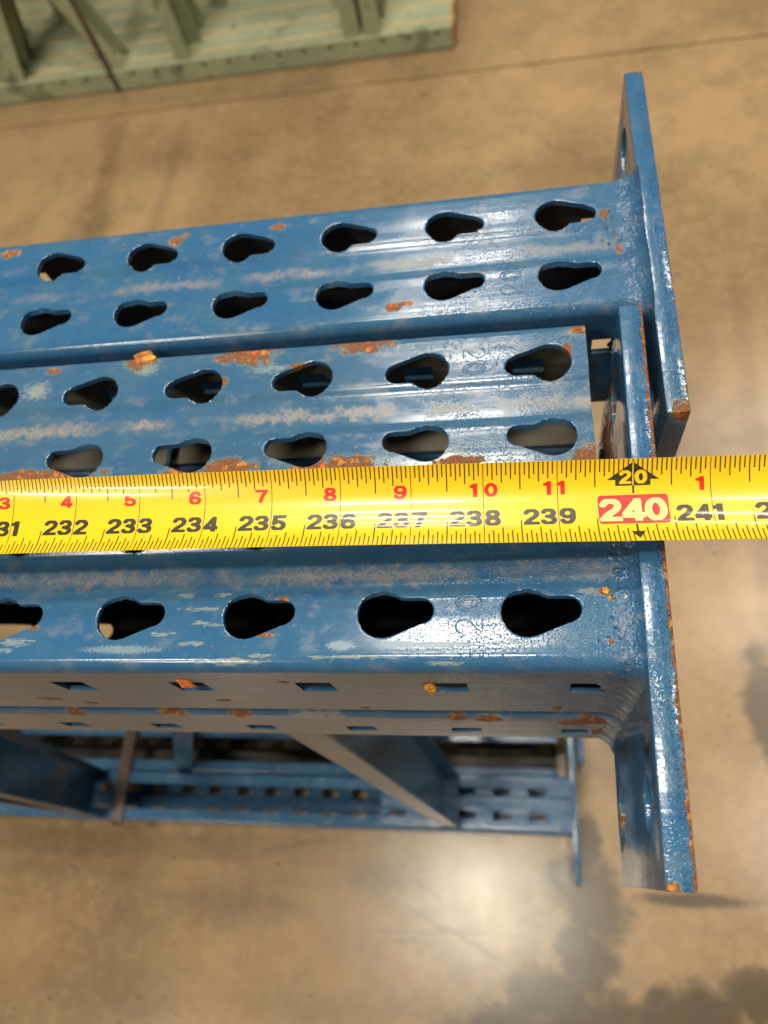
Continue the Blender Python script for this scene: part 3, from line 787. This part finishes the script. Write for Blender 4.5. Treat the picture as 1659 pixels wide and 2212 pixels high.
# bold wide numerals drawn as strokes on a unit box, turned into outline cells
DIG = {
 '0': [arcp(.5, .5, .37, .41, 0, 360, 28)],
 '1': [[(.56, 0.0), (.56, 1.0)], [(.56, .86), (.36, .80), (.20, .79)]],
 '2': [arcp(.5, .70, .36, .215, 165, -20, 12) + [(.72, .50), (.36, .30), (.20, .16), (.15, .09)], [(.12, .085), (.90, .085)]],
 '3': [arcp(.48, .72, .34, .20, 160, -75, 12), arcp(.48, .285, .38, .21, 78, -162, 14), [(.40, .52), (.58, .52)]],
 '4': [[(.70, 0.0), (.70, .92)], [(.68, .90), (.10, .30)], [(.08, .26), (.96, .26)]],
 '5': [[(.22, .915), (.88, .915)], [(.24, .90), (.17, .47)], arcp(.48, .32, .39, .25, 140, -155, 16)],
 '6': [arcp(.5, .31, .37, .235, 0, 360, 22), arcp(.55, .46, .42, .46, 182, 62, 12) + [(.86, .76)]],
 '7': [[(.08, .915), (.92, .915)], [(.86, .88), (.56, .52), (.36, 0.0)]],
 '8': [arcp(.5, .735, .32, .19, 0, 360, 20), arcp(.5, .28, .37, .215, 0, 360, 22)],
}
DIG['9'] = [[(1 - a, 1 - b) for a, b in st_] for st_ in DIG['6']]
def sdf(ch, xx, yy, wx, wy):
    best = np.full(xx.shape, 9.)
    for st_ in DIG[ch]:
        for (x0, y0), (x1, y1) in zip(st_, st_[1:]):
            ax, ay, bx_, by_ = x0 / wx, y0 / wy, x1 / wx, y1 / wy
            px, py = xx / wx - ax, yy / wy - ay; dx, dy = bx_ - ax, by_ - ay
            t = np.clip((px * dx + py * dy) / (dx * dx + dy * dy + 1e-9), 0, 1)
            best = np.minimum(best, np.hypot(px - t * dx, py - t * dy))
    return 1 - best
def glyph(ch, s0, s1, v0, v1, lift, wt=.185, ht=.115):
    nx, ny = (24, 30)
    gx = np.linspace(-.04, 1.04, nx + 1); gy = np.linspace(0.0, 1.0, ny + 1)
    X_, Y_ = np.meshgrid(gx, gy); f = sdf(ch, X_, Y_, wt, ht)
    V = []; F = []; ix = {}
    def vert(a, b):
        k = (round(a, 5), round(b, 5))
        if k not in ix:
            ix[k] = len(V); V.append(tape_pt(s0 + a * (s1 - s0), v0 + b * (v1 - v0), lift))
        return ix[k]
    for j in range(ny):
        for i in range(nx):
            c = [(gx[i], gy[j], f[j, i]), (gx[i + 1], gy[j], f[j, i + 1]), (gx[i + 1], gy[j + 1], f[j + 1, i + 1]), (gx[i], gy[j + 1], f[j + 1, i])]
            if max(q[2] for q in c) <= 0: continue
            p = []
            for a, b in zip(c, c[1:] + c[:1]):
                if a[2] > 0: p.append(vert(a[0], a[1]))
                if (a[2] > 0) != (b[2] > 0):
                    t = a[2] / (a[2] - b[2]); p.append(vert(a[0] + (b[0] - a[0]) * t, a[1] + (b[1] - a[1]) * t))
            p = [q for n_, q in enumerate(p) if q != p[n_ - 1]]
            if len(p) > 2: F.append(tuple(p))
    return V, F
def emit(name, vfs, mat, **props):
    d = ([], [])
    for q in vfs: join(d, q)
    return world_at(mesh_obj(name, d[0], d[1], mat, tape, smooth=60, **props), tape)
T = .44 / 25.4 / 2
R0 = []                                       # black rules
for N in range(228, 247):
    if N != 240: R0.append((N - T * .65, N + T * .65, -W2, W2))
    for k in range(1, 16):
        s_ = N + k / 16
        lt, lb_ = (8.3, 9.2) if k == 8 else (5.9, 6.5) if k % 4 == 0 else (4.9, 5.3) if k % 2 == 0 else (3.6, 4.0)
        R0.append((s_ - T, s_ + T, W2 - lt, W2)); R0.append((s_ - T, s_ + T, -W2, -W2 + lb_))
R1 = []
for r in R0:
    s_ = (r[0] + r[1]) / 2; d = abs(s_ - 240)
    if d < .36 and r[3] > 0 and r[2] > 0: # tick above the arrow: stop at its slope
        top_arrow = 13.4 - d / .347 * 5.3
        r = (r[0], r[1], max(r[2], top_arrow), r[3]) if top_arrow < r[3] - .2 else None
    if r: R1.append(r)
R1.append((240 - T, 240 + T, 13.3, W2)); R1.append((240 - T * 1.6, 240 + T * 1.6, 3.5, 6.3)); R1.append((240 - T * 1.6, 240 + T * 1.6, -10.6, -7.5))
emit('rule_marks', [strips(R1, .02)], M_tk, kind='stuff')
for N in range(229, 246):
    if N == 240: continue
    t = str(N); a, b = N - .462, N - .032; md = (a + b) / 2
    L3 = [glyph(t[0], a, md - .016, -6.95, -.95, .03), glyph(t[1], md + .016, b, -6.95, -.95, .03)]
    L3.append(glyph(t[2], N + .005 if t[2] == '1' else N + .02, N + .15 if t[2] == '1' else N + .218, -6.95, -.95, .03, *((.28, .115) if t[2] == '1' else ())))
    emit('inch_number', L3, M_tk)
    rn = N - 228 if N < 240 else N - 240
    if rn < 10:
        a = (N - .185, N - .055) if rn == 1 else (N - .238, N - .065)
        L3 = [glyph(str(rn), a[0], a[1], 3.85, 8.4, .03, *((.24, .12) if rn == 1 else (.165, .115)))]
    else:
        L3 = [glyph('1', N - .185, N - .055, 3.85, 8.4, .03, .24, .12)]
        L3.append(glyph('0', N + .02, N + .19, 3.85, 8.4, .03, .165, .115) if rn == 10 else glyph('1', N + .0, N + .125, 3.85, 8.4, .03, .24, .12))
    emit('foot_inch_number', L3, M_tr)
emit('foot_arrow', [flat(poly_bm([(239.652, 8.1), (239.767, 8.1), (239.767, 6.15), (240.228, 6.15), (240.228, 8.1), (240.347, 8.1), (240, 13.5)]), .035)], M_tk)
emit('small_arrow', [flat(poly_bm([(239.912, -10.35), (240.006, -13.3), (240.096, -10.35)]), .035)], M_tk)
emit('foot_number', [strips([(240 - T * .9, 240 + T * .9, 6.2, 13.4)], .06), glyph('2', 239.825, 239.972, 6.75, 11.0, .06), glyph('0', 240.028, 240.18, 6.75, 11.0, .06)], M_ty)
rc = []
bx0, bx1, by0, by1, rr = 239.524, 240.444, -7.35, 3.05, 1.1
for cx_, cy_, a0 in ((bx1 - rr / 25.4, by1 - rr, 0), (bx0 + rr / 25.4, by1 - rr, 90), (bx0 + rr / 25.4, by0 + rr, 180), (bx1 - rr / 25.4, by0 + rr, 270)):
    for k in range(7):
        a = math.radians(a0 + 15 * k); rc.append((cx_ + rr / 25.4 * math.cos(a), cy_ + rr * math.sin(a)))
emit('red_panel', [flat(poly_bm(rc), .03)], M_tr)
emit('panel_number', [glyph(ch, a, b, -6.35, 1.75, .06, .175, .115) for ch, a, b in (('2', 239.55, 239.82), ('4', 239.845, 240.125), ('0', 240.14, 240.41))], M_tc)
